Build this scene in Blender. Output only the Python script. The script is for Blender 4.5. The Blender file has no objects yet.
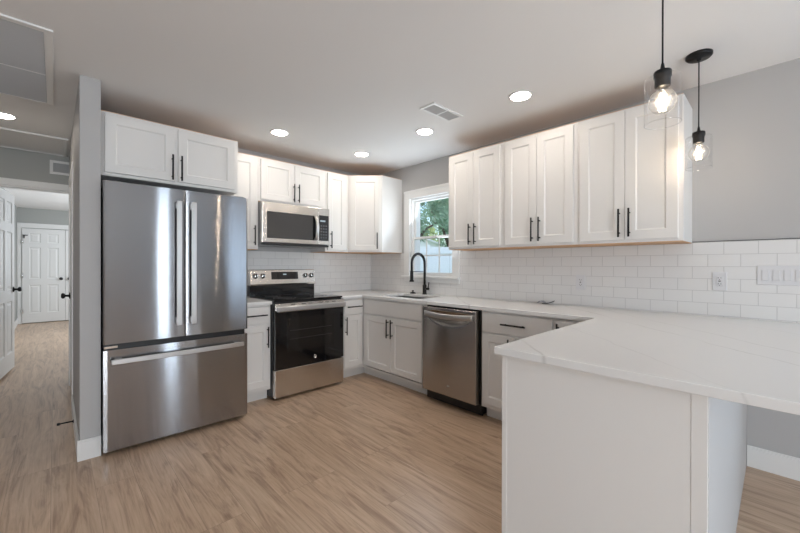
import bpy, bmesh, math, random
from mathutils import Vector, Matrix
random.seed(7)
S = bpy.context.scene
C = S.collection
PI = math.pi

# ------------------------------------------------------------------ camera
F_PX, YAW, PITCH, ROLL = 361.25, math.radians(-43.684), -0.0025, 0.0017
CAM = Vector((-3.1242, -3.8467, 1.2418))
fw = Vector((-math.sin(YAW) * math.cos(PITCH), math.cos(YAW) * math.cos(PITCH), math.sin(PITCH)))
rt = Vector((math.cos(YAW), math.sin(YAW), 0))
up = rt.cross(fw)
rt, up = rt * math.cos(ROLL) + up * math.sin(ROLL), up * math.cos(ROLL) - rt * math.sin(ROLL)
cd = bpy.data.cameras.new('camera')
cam = bpy.data.objects.new('camera', cd)
C.objects.link(cam)
cd.sensor_fit = 'HORIZONTAL'
cd.sensor_width = 36
cd.lens = F_PX / 800 * 36
cd.clip_start = .02
cam.matrix_world = Matrix(((rt.x, up.x, -fw.x, CAM.x), (rt.y, up.y, -fw.y, CAM.y), (rt.z, up.z, -fw.z, CAM.z), (0, 0, 0, 1)))
S.camera = cam

# ------------------------------------------------------------------ world, sun, daylight, exposure
S.view_settings.view_transform = 'Standard'
S.view_settings.look = 'None'
S.view_settings.gamma = 1
S.view_settings.use_curve_mapping = False
S.view_settings.exposure = 0.12
W = bpy.data.worlds.new('sky')
S.world = W
W.use_nodes = True
nt = W.node_tree
nt.nodes.clear()
sky = nt.nodes.new('ShaderNodeTexSky')
sky.sky_type = 'NISHITA'
sky.sun_disc = False
sky.sun_elevation = math.radians(52)
sky.sun_rotation = math.radians(230)
bg = nt.nodes.new('ShaderNodeBackground')
bg.inputs[1].default_value = .30
wo = nt.nodes.new('ShaderNodeOutputWorld')
nt.links.new(sky.outputs[0], bg.inputs[0])
nt.links.new(bg.outputs[0], wo.inputs[0])

def lamp(name, kind, loc, energy, color, rot=None, aim=None, **kw):
    l = bpy.data.lights.new(name, kind)
    l.energy = energy
    l.color = color
    for k, v in kw.items():
        setattr(l, k, v)
    o = bpy.data.objects.new(name, l)
    C.objects.link(o)
    o.location = loc
    if aim is not None:
        o.rotation_euler = Vector(aim).to_track_quat('-Z', 'Y').to_euler()
    return o

lamp('sun', 'SUN', (-8, -8, 12), 2.4, (1, .95, .88), aim=(.6, -.72, -.9), angle=.01)
# area lamps for window daylight, most tilted up to fill the ceiling
lamp('daylight_garden_door', 'AREA', (-1.25, -7.52, 1.30), 16, (.72, .86, 1.0), aim=(0, 1, .10), shape='RECTANGLE', size=.26, size_y=1.9)
lamp('fill_living_wall', 'AREA', (-3.98, -7.52, 1.45), 178, (.88, .94, 1.0), aim=(.1, 1, .38), shape='RECTANGLE', size=2.2, size_y=1.5)  # added fill lamp behind the camera, tilted up to brighten the ceiling
lamp('daylight_patio_door', 'AREA', (-.08, -5.9, 1.10), 45, (.55, .76, 1.0), aim=(-1, 0, .35), shape='RECTANGLE', size=1.8, size_y=1.9)
lamp('fill_side_wall', 'AREA', (-6.90, -4.2, 1.50), 6, (.92, .96, 1.0), aim=(1, .0, .40), shape='RECTANGLE', size=1.6, size_y=1.4)  # added fill lamp before the solid left wall, no window seen there
lamp('daylight_kitchen_window', 'AREA', (.014, -1.09, 1.60), 7.0, (.80, .90, 1.0), aim=(-1, -.35, .6), shape='RECTANGLE', size=.60, size_y=.85)
lamp('daylight_bedroom_window', 'AREA', (-1.2, 4.6, 1.6), 68, (.86, .93, 1.0), aim=(-1, 0, .1), shape='RECTANGLE', size=1.8, size_y=1.4)
DOWNLIGHT = 64.0      # emission strength of the recessed lenses
FILAMENT = 85.0      # emission strength of the bulb filaments
BULB_W = 1.2

# ------------------------------------------------------------------ materials
def mat(name):
    m = bpy.data.materials.new(name)
    m.use_nodes = True
    return m, m.node_tree, m.node_tree.nodes['Principled BSDF']

def lin(r, g, b):
    f = lambda c: (c / 255 / 12.92) if c / 255 <= .04045 else ((c / 255 + .055) / 1.055) ** 2.4
    return (f(r), f(g), f(b), 1)

def plain(name, col, rough=.5, metal=0, spec=.5, bump=0, bscale=200):
    m, t, p = mat(name)
    p.inputs['Base Color'].default_value = col
    p.inputs['Roughness'].default_value = rough
    p.inputs['Metallic'].default_value = metal
    p.inputs['Specular IOR Level'].default_value = spec
    if bump:
        tc = t.nodes.new('ShaderNodeTexCoord')
        n = t.nodes.new('ShaderNodeTexNoise')
        n.inputs['Scale'].default_value = bscale
        b = t.nodes.new('ShaderNodeBump')
        b.inputs['Strength'].default_value = bump
        b.inputs['Distance'].default_value = .002
        t.links.new(tc.outputs['Object'], n.inputs['Vector'])
        t.links.new(n.outputs[0], b.inputs['Height'])
        t.links.new(b.outputs[0], p.inputs['Normal'])
    return m

def steel(name, col, rough=.16, spread=1.2):
    """stainless with fine horizontal brushing: the grain tilts the surface up and down only"""
    m, t, p = mat(name)
    N, L = t.nodes, t.links
    p.inputs['Metallic'].default_value = 1
    p.inputs['Roughness'].default_value = rough
    tc = N.new('ShaderNodeTexCoord')
    mp = N.new('ShaderNodeMapping')
    mp.inputs['Scale'].default_value = (31000, 31000, 31000)
    n = N.new('ShaderNodeTexWhiteNoise')
    L.new(tc.outputs['Object'], mp.inputs[0])
    L.new(mp.outputs[0], n.inputs['Vector'])
    sc = N.new('ShaderNodeSeparateXYZ')
    L.new(n.outputs['Color'], sc.inputs[0])
    sm = N.new('ShaderNodeMath')
    sm.operation = 'ADD'
    L.new(sc.outputs[0], sm.inputs[0])
    L.new(sc.outputs[1], sm.inputs[1])
    a = N.new('ShaderNodeMath')
    a.operation = 'MULTIPLY_ADD'
    a.inputs[1].default_value = spread / 2
    a.inputs[2].default_value = -spread / 2
    L.new(sm.outputs[0], a.inputs[0])
    cb = N.new('ShaderNodeCombineXYZ')
    L.new(a.outputs[0], cb.inputs[2])
    g = N.new('ShaderNodeNewGeometry')
    ad = N.new('ShaderNodeVectorMath')
    ad.operation = 'ADD'
    L.new(g.outputs['Normal'], ad.inputs[0])
    L.new(cb.outputs[0], ad.inputs[1])
    no = N.new('ShaderNodeVectorMath')
    no.operation = 'NORMALIZE'
    L.new(ad.outputs[0], no.inputs[0])
    L.new(no.outputs[0], p.inputs['Normal'])
    p.inputs['Base Color'].default_value = col
    return m

def emit(name, col, strength):
    m, t, p = mat(name)
    t.nodes.remove(p)
    e = t.nodes.new('ShaderNodeEmission')
    e.inputs[0].default_value = col
    e.inputs[1].default_value = strength
    t.links.new(e.outputs[0], t.nodes['Material Output'].inputs[0])
    return m

def thin_glass(name, tint=(1, 1, 1, 1), base=.04, power=.9, rough=.02):
    m, t, p = mat(name)
    t.nodes.remove(p)
    tr = t.nodes.new('ShaderNodeBsdfTransparent')
    tr.inputs[0].default_value = tint
    gl = t.nodes.new('ShaderNodeBsdfGlossy')
    gl.inputs['Roughness'].default_value = rough
    lw = t.nodes.new('ShaderNodeMath')
    lw.operation = 'POWER'
    lw.inputs[1].default_value = 4
    fc = t.nodes.new('ShaderNodeLayerWeight')
    fc.inputs[0].default_value = .5
    t.links.new(fc.outputs['Facing'], lw.inputs[0])
    mu = t.nodes.new('ShaderNodeMath')
    mu.operation = 'MULTIPLY_ADD'
    mu.inputs[1].default_value = power
    mu.inputs[2].default_value = base
    mx = t.nodes.new('ShaderNodeMixShader')
    t.links.new(lw.outputs[0], mu.inputs[0])
    t.links.new(mu.outputs[0], mx.inputs[0])
    t.links.new(tr.outputs[0], mx.inputs[1])
    t.links.new(gl.outputs[0], mx.inputs[2])
    t.links.new(mx.outputs[0], t.nodes['Material Output'].inputs[0])
    return m

M = {}
M['cab'] = plain('cabinet_white_paint', (.80, .785, .765, 1), .38, bump=.04, bscale=60)
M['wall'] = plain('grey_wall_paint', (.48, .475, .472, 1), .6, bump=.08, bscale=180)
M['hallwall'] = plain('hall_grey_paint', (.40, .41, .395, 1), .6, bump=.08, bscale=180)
M['ceil'] = plain('ceiling_paint', (.85, .845, .84, 1), .8, bump=.06, bscale=120)
M['trim'] = plain('white_trim_paint', (.82, .82, .81, 1), .35)
M['door'] = plain('white_door_paint', (.80, .80, .79, 1), .4)
M['black'] = plain('matte_black_metal', (.018, .018, .019, 1), .42, .6)
M['blackpl'] = plain('black_plastic', (.012, .012, .013, 1), .35)
M['blackgl'] = plain('black_glass', (.006, .006, .007, 1), .06, 0, .6)
M['darkwin'] = plain('dark_oven_window', (.016, .014, .013, 1), .10, 0, .5)
M['mwwin'] = plain('microwave_window', (.035, .035, .037, 1), .09, 0, .8)
M['casegrey'] = plain('painted_grey_case', (.26, .26, .265, 1), .4, .5)
M['grey'] = plain('dark_grey_case', (.10, .10, .105, 1), .5, .4)
M['wood'] = plain('raw_plywood', (.70, .42, .23, 1), .6, bump=.05, bscale=90)
M['steel'] = steel('brushed_stainless', (.37, .37, .38, 1), .065, .42)
M['steelw'] = steel('warm_brushed_stainless', (.66, .63, .60, 1), .18, .40)
M['steeld'] = steel('dishwasher_stainless', (.44, .415, .395, 1), .16, .40)
M['bar'] = steel('satin_handle_steel', (.56, .555, .55, 1), .36, .2)
M['chrome'] = plain('polished_steel', (.75, .75, .75, 1), .12, 1)
M['sinksteel'] = plain('sink_steel', (.45, .45, .45, 1), .3, 1)
M['plate'] = plain('white_plastic', (.72, .72, .735, 1), .35)
M['slot'] = plain('dark_slot', (.04, .04, .04, 1), .6)
M['louver'] = plain('grey_louver', (.55, .56, .57, 1), .5)
M['filter'] = plain('grey_filter', (.50, .51, .52, 1), .8)
M['lens'] = emit('downlight_lens', (1, .89, .77, 1), DOWNLIGHT)
M['fil'] = emit('bulb_filament', (1, .80, .56, 1), FILAMENT)
M['lcd'] = emit('clock_digits', (.75, .9, 1, 1), .5)
M['glass'] = thin_glass('window_glass', (1, 1, 1, 1), .02, .6)
M['shade'] = thin_glass('clear_shade_glass', (.997, .997, .997, 1), .015, .30)
M['rim'] = thin_glass('glass_rim', (.95, .96, .96, 1), .25, .6)
M['bulb'] = thin_glass('clear_bulb_glass', (.99, .985, .98, 1), .13, .5, .28)
M['film'] = thin_glass('clear_plastic_film', (.8, .82, .88, 1), .18, .8, .2)
M['leaf'] = plain('tree_leaves', (.27, .42, .29, 1), .6)
M['leaf2'] = plain('pale_leaves', (.42, .52, .20, 1), .6)
M['bark'] = plain('tree_bark', (.10, .075, .06, 1), .9, bump=.5, bscale=20)
M['vinyl'] = plain('white_vinyl', (.80, .83, .86, 1), .5)
M['lawn'] = plain('lawn', (.12, .24, .06, 1), .9, bump=.6, bscale=30)

def tile_mat(name, axis):
    m, t, p = mat(name)
    tc = t.nodes.new('ShaderNodeTexCoord')
    sp = t.nodes.new('ShaderNodeSeparateXYZ')
    cb = t.nodes.new('ShaderNodeCombineXYZ')
    t.links.new(tc.outputs['Object'], sp.inputs[0])
    a = t.nodes.new('ShaderNodeMath')
    a.operation = 'ADD'
    a.inputs[1].default_value = 20 * .1555 + (.019 if axis == 'Y' else 0)
    t.links.new(sp.outputs[axis], a.inputs[0])
    z = t.nodes.new('ShaderNodeMath')
    z.operation = 'SUBTRACT'
    z.inputs[1].default_value = .920 - .0797 * 2
    t.links.new(sp.outputs['Z'], z.inputs[0])
    t.links.new(a.outputs[0], cb.inputs[0])
    t.links.new(z.outputs[0], cb.inputs[1])
    b = t.nodes.new('ShaderNodeTexBrick')
    b.offset = .5
    b.offset_frequency = 2
    b.inputs['Scale'].default_value = 1
    b.inputs['Color1'].default_value = (.80, .795, .785, 1)
    b.inputs['Color2'].default_value = (.78, .775, .77, 1)
    b.inputs['Mortar'].default_value = (.56, .555, .55, 1)
    b.inputs['Mortar Size'].default_value = .0016
    b.inputs['Mortar Smooth'].default_value = .15
    b.inputs['Brick Width'].default_value = .1585
    b.inputs['Row Height'].default_value = .0797
    t.links.new(cb.outputs[0], b.inputs['Vector'])
    t.links.new(b.outputs['Color'], p.inputs['Base Color'])
    r = t.nodes.new('ShaderNodeMapRange')
    r.inputs[3].default_value = .16
    r.inputs[4].default_value = .8
    t.links.new(b.outputs['Fac'], r.inputs[0])
    t.links.new(r.outputs[0], p.inputs['Roughness'])
    bp = t.nodes.new('ShaderNodeBump')
    bp.invert = True
    bp.inputs['Strength'].default_value = .5
    bp.inputs['Distance'].default_value = .002
    t.links.new(b.outputs['Fac'], bp.inputs['Height'])
    t.links.new(bp.outputs[0], p.inputs['Normal'])
    return m

M['tileA'] = tile_mat('white_subway_tile_range_wall', 'X')
M['tileB'] = tile_mat('white_subway_tile_window_wall', 'Y')

def floor_mat():
    m, t, p = mat('oak_vinyl_planks')
    N, L = t.nodes, t.links
    tc = N.new('ShaderNodeTexCoord')
    sp = N.new('ShaderNodeSeparateXYZ')
    L.new(tc.outputs['Object'], sp.inputs[0])
    cb = N.new('ShaderNodeCombineXYZ')
    L.new(sp.outputs['Y'], cb.inputs[0])
    L.new(sp.outputs['X'], cb.inputs[1])
    off = N.new('ShaderNodeVectorMath')
    off.operation = 'ADD'
    off.inputs[1].default_value = (20.3, 20.05, 0)
    L.new(cb.outputs[0], off.inputs[0])
    b = N.new('ShaderNodeTexBrick')
    b.offset = .37
    b.offset_frequency = 3
    b.inputs['Scale'].default_value = 1
    b.inputs['Color1'].default_value = (0, 0, 0, 1)
    b.inputs['Color2'].default_value = (1, 1, 1, 1)
    b.inputs['Mortar'].default_value = (0, 0, 0, 1)
    b.inputs['Mortar Size'].default_value = .0009
    b.inputs['Mortar Smooth'].default_value = .3
    b.inputs['Brick Width'].default_value = 1.22
    b.inputs['Row Height'].default_value = .178
    L.new(off.outputs[0], b.inputs['Vector'])
    # wood grain: noise stretched along the plank, shifted from plank to plank
    sh = N.new('ShaderNodeVectorMath')
    sh.operation = 'MULTIPLY_ADD'
    sh.inputs[1].default_value = (7.3, 3.1, 5.7)
    L.new(b.outputs['Color'], sh.inputs[0])
    L.new(off.outputs[0], sh.inputs[2])
    mp = N.new('ShaderNodeMapping')
    mp.inputs['Scale'].default_value = (1.15, 9.5, 1)
    L.new(sh.outputs[0], mp.inputs[0])
    n1 = N.new('ShaderNodeTexNoise')
    n1.inputs['Scale'].default_value = 1.2
    n1.inputs['Detail'].default_value = 7
    n1.inputs['Roughness'].default_value = .62
    n1.inputs['Distortion'].default_value = 1.9
    L.new(mp.outputs[0], n1.inputs['Vector'])
    mp2 = N.new('ShaderNodeMapping')
    mp2.inputs['Scale'].default_value = (4, 130, 1)
    L.new(sh.outputs[0], mp2.inputs[0])
    n2 = N.new('ShaderNodeTexNoise')
    n2.inputs['Scale'].default_value = 1
    n2.inputs['Detail'].default_value = 4
    L.new(mp2.outputs[0], n2.inputs['Vector'])
    cr = N.new('ShaderNodeValToRGB')
    e = cr.color_ramp.elements
    e[0].position, e[0].color = .30, lin(137, 108, 88)
    e[1].position, e[1].color = .70, lin(215, 190, 165)
    x = cr.color_ramp.elements.new(.50)
    x.color = lin(193, 165, 139)
    mxn = N.new('ShaderNodeMix')
    mxn.data_type = 'FLOAT'
    mxn.inputs[0].default_value = .27
    L.new(n1.outputs[0], mxn.inputs[2])
    L.new(n2.outputs[0], mxn.inputs[3])
    L.new(mxn.outputs[0], cr.inputs[0])
    hs = N.new('ShaderNodeHueSaturation')
    vr = N.new('ShaderNodeMapRange')
    vr.inputs[3].default_value = .96
    vr.inputs[4].default_value = 1.04
    L.new(b.outputs['Color'], vr.inputs[0])
    L.new(vr.outputs[0], hs.inputs['Value'])
    L.new(cr.outputs[0], hs.inputs['Color'])
    mx = N.new('ShaderNodeMix')
    mx.data_type = 'RGBA'
    mx.inputs[7].default_value = lin(82, 62, 50)
    mf = N.new('ShaderNodeMath')
    mf.operation = 'MULTIPLY'
    mf.inputs[1].default_value = .45
    L.new(b.outputs['Fac'], mf.inputs[0])
    L.new(mf.outputs[0], mx.inputs[0])
    L.new(hs.outputs[0], mx.inputs[6])
    L.new(mx.outputs[2], p.inputs['Base Color'])
    p.inputs['Roughness'].default_value = .31
    bp = N.new('ShaderNodeBump')
    bp.inputs['Strength'].default_value = .12
    bp.inputs['Distance'].default_value = .001
    L.new(n2.outputs[0], bp.inputs['Height'])
    L.new(bp.outputs[0], p.inputs['Normal'])
    return m

M['floor'] = floor_mat()

def quartz():
    """white quartz with a few thin grey diagonal veins that fade in and out"""
    m, t, p = mat('white_veined_quartz')
    N, L = t.nodes, t.links
    def math_(op, a, b=None):
        n = N.new('ShaderNodeMath')
        n.operation = op
        for k, v in enumerate((a, b)):
            if v is None:
                continue
            if isinstance(v, (int, float)):
                n.inputs[k].default_value = v
            else:
                L.new(v, n.inputs[k])
        return n.outputs[0]
    tc = N.new('ShaderNodeTexCoord')
    sp = N.new('ShaderNodeSeparateXYZ')
    L.new(tc.outputs['Object'], sp.inputs[0])
    n = N.new('ShaderNodeTexNoise')
    n.inputs['Scale'].default_value = 3.2
    n.inputs['Detail'].default_value = 4
    L.new(tc.outputs['Object'], n.inputs['Vector'])
    w = math_('MULTIPLY', math_('SUBTRACT', n.outputs[0], .5), .16)
    c = math_('ADD', math_('SUBTRACT', sp.outputs['X'], sp.outputs['Y']), w)
    n2 = N.new('ShaderNodeTexNoise')
    n2.inputs['Scale'].default_value = 2.1
    L.new(tc.outputs['Object'], n2.inputs['Vector'])
    acc = 0.0
    for k, wd, st in ((.42, .006, .6), (.95, .008, .7), (1.43, .014, .8), (1.95, .005, .45), (2.53, .008, 1.0), (2.80, .007, .9), (3.35, .006, .6)):
        mr = N.new('ShaderNodeMapRange')
        mr.inputs[1].default_value = 0
        mr.inputs[2].default_value = wd
        mr.inputs[3].default_value = st
        mr.inputs[4].default_value = 0
        L.new(math_('ABSOLUTE', math_('SUBTRACT', c, k)), mr.inputs[0])
        acc = math_('MAXIMUM', acc, mr.outputs[0])
    mk = N.new('ShaderNodeMapRange')
    mk.inputs[1].default_value = .38
    mk.inputs[2].default_value = .58
    mk.inputs[3].default_value = .15
    L.new(n2.outputs[0], mk.inputs[0])
    mx = N.new('ShaderNodeMix')
    mx.data_type = 'RGBA'
    mx.inputs[6].default_value = (.80, .795, .785, 1)
    mx.inputs[7].default_value = (.54, .53, .52, 1)
    L.new(math_('MULTIPLY', acc, mk.outputs[0]), mx.inputs[0])
    L.new(mx.outputs[2], p.inputs['Base Color'])
    p.inputs['Roughness'].default_value = .22
    return m

M['quartz'] = quartz()

# ------------------------------------------------------------------ mesh helpers
class MB:
    """collects shapes into one mesh object"""
    def __init__(self):
        self.bm = bmesh.new()

    def _merge(self, b2, mx=None):
        if mx is not None:
            bmesh.ops.transform(b2, matrix=mx, verts=b2.verts)
        me = bpy.data.meshes.new('tmp')
        b2.to_mesh(me)
        b2.free()
        self.bm.from_mesh(me)
        bpy.data.meshes.remove(me)
        return self

    def box(self, x0, x1, y0, y1, z0, z1, bev=0, seg=2, mx=None):
        b = bmesh.new()
        bmesh.ops.create_cube(b, size=1)
        for v in b.verts:
            v.co = Vector(((x0 + x1) / 2 + v.co.x * (x1 - x0), (y0 + y1) / 2 + v.co.y * (y1 - y0), (z0 + z1) / 2 + v.co.z * (z1 - z0)))
        if bev:
            bmesh.ops.bevel(b, geom=b.edges[:], offset=bev, segments=seg, profile=.5, affect='EDGES')
        return self._merge(b, mx)

    def tube(self, pts, r, n=12, closed=False, cap=True):
        b = bmesh.new()
        pts = [Vector(p) for p in pts]
        rs = r if isinstance(r, (list, tuple)) else [r] * len(pts)
        rings = []
        prev = None
        for i, p in enumerate(pts):
            a = pts[i - 1] if (i or closed) else p
            c = pts[(i + 1) % len(pts)] if (i < len(pts) - 1 or closed) else p
            d = (c - a).normalized()
            if prev is None:
                u = d.orthogonal().normalized()
            else:
                u = (prev - d * prev.dot(d)).normalized()
            prev = u
            w = d.cross(u)
            rings.append([b.verts.new(p + (u * math.cos(2 * PI * k / n) + w * math.sin(2 * PI * k / n)) * rs[i]) for k in range(n)])
        m = len(rings)
        for i in range(m if closed else m - 1):
            A, B = rings[i], rings[(i + 1) % m]
            for k in range(n):
                f = b.faces.new((A[k], A[(k + 1) % n], B[(k + 1) % n], B[k]))
                f.smooth = True
        if cap and not closed:
            b.faces.new(rings[0][::-1])
            b.faces.new(rings[-1])
        bmesh.ops.recalc_face_normals(b, faces=b.faces)
        return self._merge(b)

    def lathe(self, prof, n=32, mx=None, smooth=True, cap=True):
        """prof: (r, z) pairs round the z axis"""
        b = bmesh.new()
        rings = []
        for r, z in prof:
            if r < 1e-6:
                rings.append([b.verts.new((0, 0, z))])
            else:
                rings.append([b.verts.new((r * math.cos(2 * PI * k / n), r * math.sin(2 * PI * k / n), z)) for k in range(n)])
        for A, B in zip(rings, rings[1:]):
            for k in range(n):
                k2 = (k + 1) % n
                if len(A) == 1 and len(B) == 1:
                    continue
                if len(A) == 1:
                    f = b.faces.new((A[0], B[k2], B[k]))
                elif len(B) == 1:
                    f = b.faces.new((A[k], A[k2], B[0]))
                else:
                    f = b.faces.new((A[k], A[k2], B[k2], B[k]))
                f.smooth = smooth
        if cap:
            for R in (rings[0], rings[-1]):
                if len(R) > 2:
                    b.faces.new(R)
        bmesh.ops.recalc_face_normals(b, faces=b.faces)
        return self._merge(b, mx)

    def prism(self, poly, z0, z1, bev=0, mx=None):
        """extrudes an (x, y) outline from z0 to z1"""
        b = bmesh.new()
        lo = [b.verts.new((x, y, z0)) for x, y in poly]
        hi = [b.verts.new((x, y, z1)) for x, y in poly]
        n = len(poly)
        b.faces.new(lo[::-1])
        b.faces.new(hi)
        for i in range(n):
            j = (i + 1) % n
            b.faces.new((lo[i], lo[j], hi[j], hi[i]))
        bmesh.ops.recalc_face_normals(b, faces=b.faces)
        if bev:
            bmesh.ops.bevel(b, geom=b.edges[:], offset=bev, segments=2, profile=.5, affect='EDGES')
        return self._merge(b, mx)

    def slab(self, w, h, t, panels=(), loops=(), bev=.002, mx=None):
        """upright slab, x 0..w, z 0..h, front at y=-t; panel cells (x0,x1,z0,z1) get the (inset, depth) loops"""
        b = bmesh.new()
        V = lambda x, y, z: b.verts.new((x, y, z))
        def rect(ins, y, x0=0, x1=w, z0=0, z1=h):
            return [V(x0 + ins, y, z0 + ins), V(x1 - ins, y, z0 + ins), V(x1 - ins, y, z1 - ins), V(x0 + ins, y, z1 - ins)]
        def ring(A, B):
            for k in range(4):
                b.faces.new((A[k], A[(k + 1) % 4], B[(k + 1) % 4], B[k]))
        back = rect(0, 0)
        mid = rect(0, -t + bev)
        b.faces.new(back[::-1])
        ring(back, mid)
        xs = sorted({bev, w - bev} | {p[0] for p in panels} | {p[1] for p in panels})
        zs = sorted({bev, h - bev} | {p[2] for p in panels} | {p[3] for p in panels})
        ring(mid, rect(bev, -t))
        for i in range(len(xs) - 1):
            for j in range(len(zs) - 1):
                x0, x1, z0, z1 = xs[i], xs[i + 1], zs[j], zs[j + 1]
                hit = any(p[0] < (x0 + x1) / 2 < p[1] and p[2] < (z0 + z1) / 2 < p[3] for p in panels)
                A = rect(0, -t, x0, x1, z0, z1)
                if not hit:
                    b.faces.new(A)
                    continue
                for ins, d in loops:
                    B = rect(ins, -t + d, x0, x1, z0, z1)
                    ring(A, B)
                    A = B
                b.faces.new(A)
        bmesh.ops.remove_doubles(b, verts=b.verts, dist=1e-5)
        bmesh.ops.recalc_face_normals(b, faces=b.faces)
        return self._merge(b, mx)

    def cells(self, rects, holes, z0, z1, bev=0):
        """union of (x0,x1,y0,y1) rects minus holes, as one plate"""
        b = bmesh.new()
        xs = sorted({r[k] for r in rects + holes for k in (0, 1)})
        ys = sorted({r[k] for r in rects + holes for k in (2, 3)})
        ins = lambda R, x, y: any(r[0] < x < r[1] and r[2] < y < r[3] for r in R)
        on = {}
        for i in range(len(xs) - 1):
            for j in range(len(ys) - 1):
                x, y = (xs[i] + xs[i + 1]) / 2, (ys[j] + ys[j + 1]) / 2
                on[i, j] = ins(rects, x, y) and not ins(holes, x, y)
        vt = {}
        def v(i, j, z):
            if (i, j, z) not in vt:
                vt[i, j, z] = b.verts.new((xs[i], ys[j], z))
            return vt[i, j, z]
        for (i, j), o in on.items():
            if not o:
                continue
            b.faces.new([v(i, j, z1), v(i + 1, j, z1), v(i + 1, j + 1, z1), v(i, j + 1, z1)])
            b.faces.new([v(i, j, z0), v(i, j + 1, z0), v(i + 1, j + 1, z0), v(i + 1, j, z0)])
            for di, dj, a, c in ((-1, 0, (0, 1), (0, 0)), (1, 0, (1, 0), (1, 1)), (0, -1, (0, 0), (1, 0)), (0, 1, (1, 1), (0, 1))):
                if not on.get((i + di, j + dj)):
                    b.faces.new([v(i + a[0], j + a[1], z0), v(i + c[0], j + c[1], z0), v(i + c[0], j + c[1], z1), v(i + a[0], j + a[1], z1)])
        bmesh.ops.recalc_face_normals(b, faces=b.faces)
        if bev:
            ed = [e for e in b.edges if len(e.link_faces) == 2 and e.calc_face_angle(0) > .7]
            bmesh.ops.bevel(b, geom=ed, offset=bev, segments=2, profile=.5, affect='EDGES')
        return self._merge(b)

    def build(self, name, m, parent=None, loc=None, rotz=0):
        me = bpy.data.meshes.new(name)
        bm = self.bm
        uv = bm.loops.layers.uv.new('UVMap')
        bm.normal_update()
        for f in bm.faces:
            n = f.normal
            a = max(range(3), key=lambda k: abs(n[k]))
            for l in f.loops:
                c = l.vert.co
                l[uv].uv = (c.x, c.z) if a == 1 else ((c.y, c.z) if a == 0 else (c.x, c.y))
        bm.to_mesh(me)
        bm.free()
        me.materials.append(m)
        o = bpy.data.objects.new(name, me)
        C.objects.link(o)
        if parent is not None:
            o.parent = parent
        if loc is not None:
            o.location = loc
        o.rotation_euler.z = rotz
        return o

def tag(o, label, cat, group=None, kind=None):
    o['label'] = label
    o['category'] = cat
    if group:
        o['group'] = group
    if kind:
        o['kind'] = kind
    return o

def thing(name, label, cat, loc=(0, 0, 0), rotz=0, group=None):
    o = bpy.data.objects.new(name, None)
    o.empty_display_size = .1
    C.objects.link(o)
    o.location = loc
    o.rotation_euler.z = rotz
    return tag(o, label, cat, group)

def struct(o):
    o['kind'] = 'structure'
    return o

def copy_tree(o, parent=None):
    c = o.copy()
    C.objects.link(c)
    if parent is not None:
        c.parent = parent
    for ch in [x for x in C.objects if x.parent == o]:
        copy_tree(ch, c)
    return c

# ------------------------------------------------------------------ setting
H = 2.45
XL, YB = -7.0, -7.6
YE, YF = 1.6, 7.15          # hall end wall, far room back wall
struct(MB().box(XL, .15, YB, YF + .1, -.12, 0).build('floor', M['floor']))
struct(MB().box(XL - .12, .15, YB - .12, YF + .12, H, H + .15).build('ceiling', M['ceil']))
# range wall
struct(MB().box(-2.907, .15, 0, .12, 0, H).build('wall_back', M['wall']))
# window wall with its opening
WY0, WY1, WZ0, WZ1 = -1.417, -.769, 1.115, 2.045
b = MB()
b.box(0, .15, WY1, 0, 0, H).box(0, .15, YB, WY0, 0, H).box(0, .15, WY0, WY1, 0, WZ0).box(0, .15, WY0, WY1, WZ1, H)
struct(b.build('wall_right', M['wall']))
# partition beside the fridge: its long face is the hall wall with a door
DPY0, DPY1 = .43, 1.18
b = MB()
b.box(-3.012, -2.907, -.787, DPY0, 0, H, .004).box(-3.012, -2.907, DPY1, 1.5, 0, H).box(-3.012, -2.907, DPY0, DPY1, 2.04, H)
struct(b.build('wall_partition', M['wall']))
struct(MB().box(-2.907, -1.6, 1.38, 1.5, 0, H).build('wall_closet', M['wall']))
# hall end wall with the wide doorway
DX0, DX1, DZ = -3.60, -2.80, 2.06
b = MB()
b.box(-4.1, DX0, YE, YE + .11, 0, H).box(DX1, -.9, YE, YE + .11, 0, H).box(DX0, DX1, YE, YE + .11, DZ, H)
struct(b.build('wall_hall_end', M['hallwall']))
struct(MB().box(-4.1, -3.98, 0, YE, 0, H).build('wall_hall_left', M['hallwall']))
struct(MB().box(XL, -3.98, 0, .12, 0, H).build('wall_living_back', M['wall']))
struct(MB().box(XL - .12, XL, YB, .12, 0, H).build('wall_left', M['wall']))
struct(MB().box(XL, .15, YB - .12, YB, 0, H).build('wall_front', M['wall']))
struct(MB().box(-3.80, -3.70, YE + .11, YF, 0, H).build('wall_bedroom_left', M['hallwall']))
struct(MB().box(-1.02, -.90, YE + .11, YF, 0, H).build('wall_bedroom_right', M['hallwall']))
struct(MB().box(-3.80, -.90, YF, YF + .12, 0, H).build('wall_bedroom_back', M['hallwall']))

# backsplash tile
TB, TZ = .010, 1.394
struct(MB().box(-1.99, -TB, -TB, 0, .80, TZ).build('wall_back_tile', M['tileA']))
b = MB()
b.box(-TB, 0, WY1, 0, .80, TZ).box(-TB, 0, -3.4435, WY0, .80, TZ).box(-TB, 0, -4.75, -3.4435, .80, TZ + .007).box(-TB, 0, WY0, WY1, .80, WZ0)
struct(b.build('wall_right_tile', M['tileB']))
struct(MB().box(-TB - .002, 0, -4.75, -3.445, TZ + .007, TZ + .012).build('trim_tile_edge', M['grey']))

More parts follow.
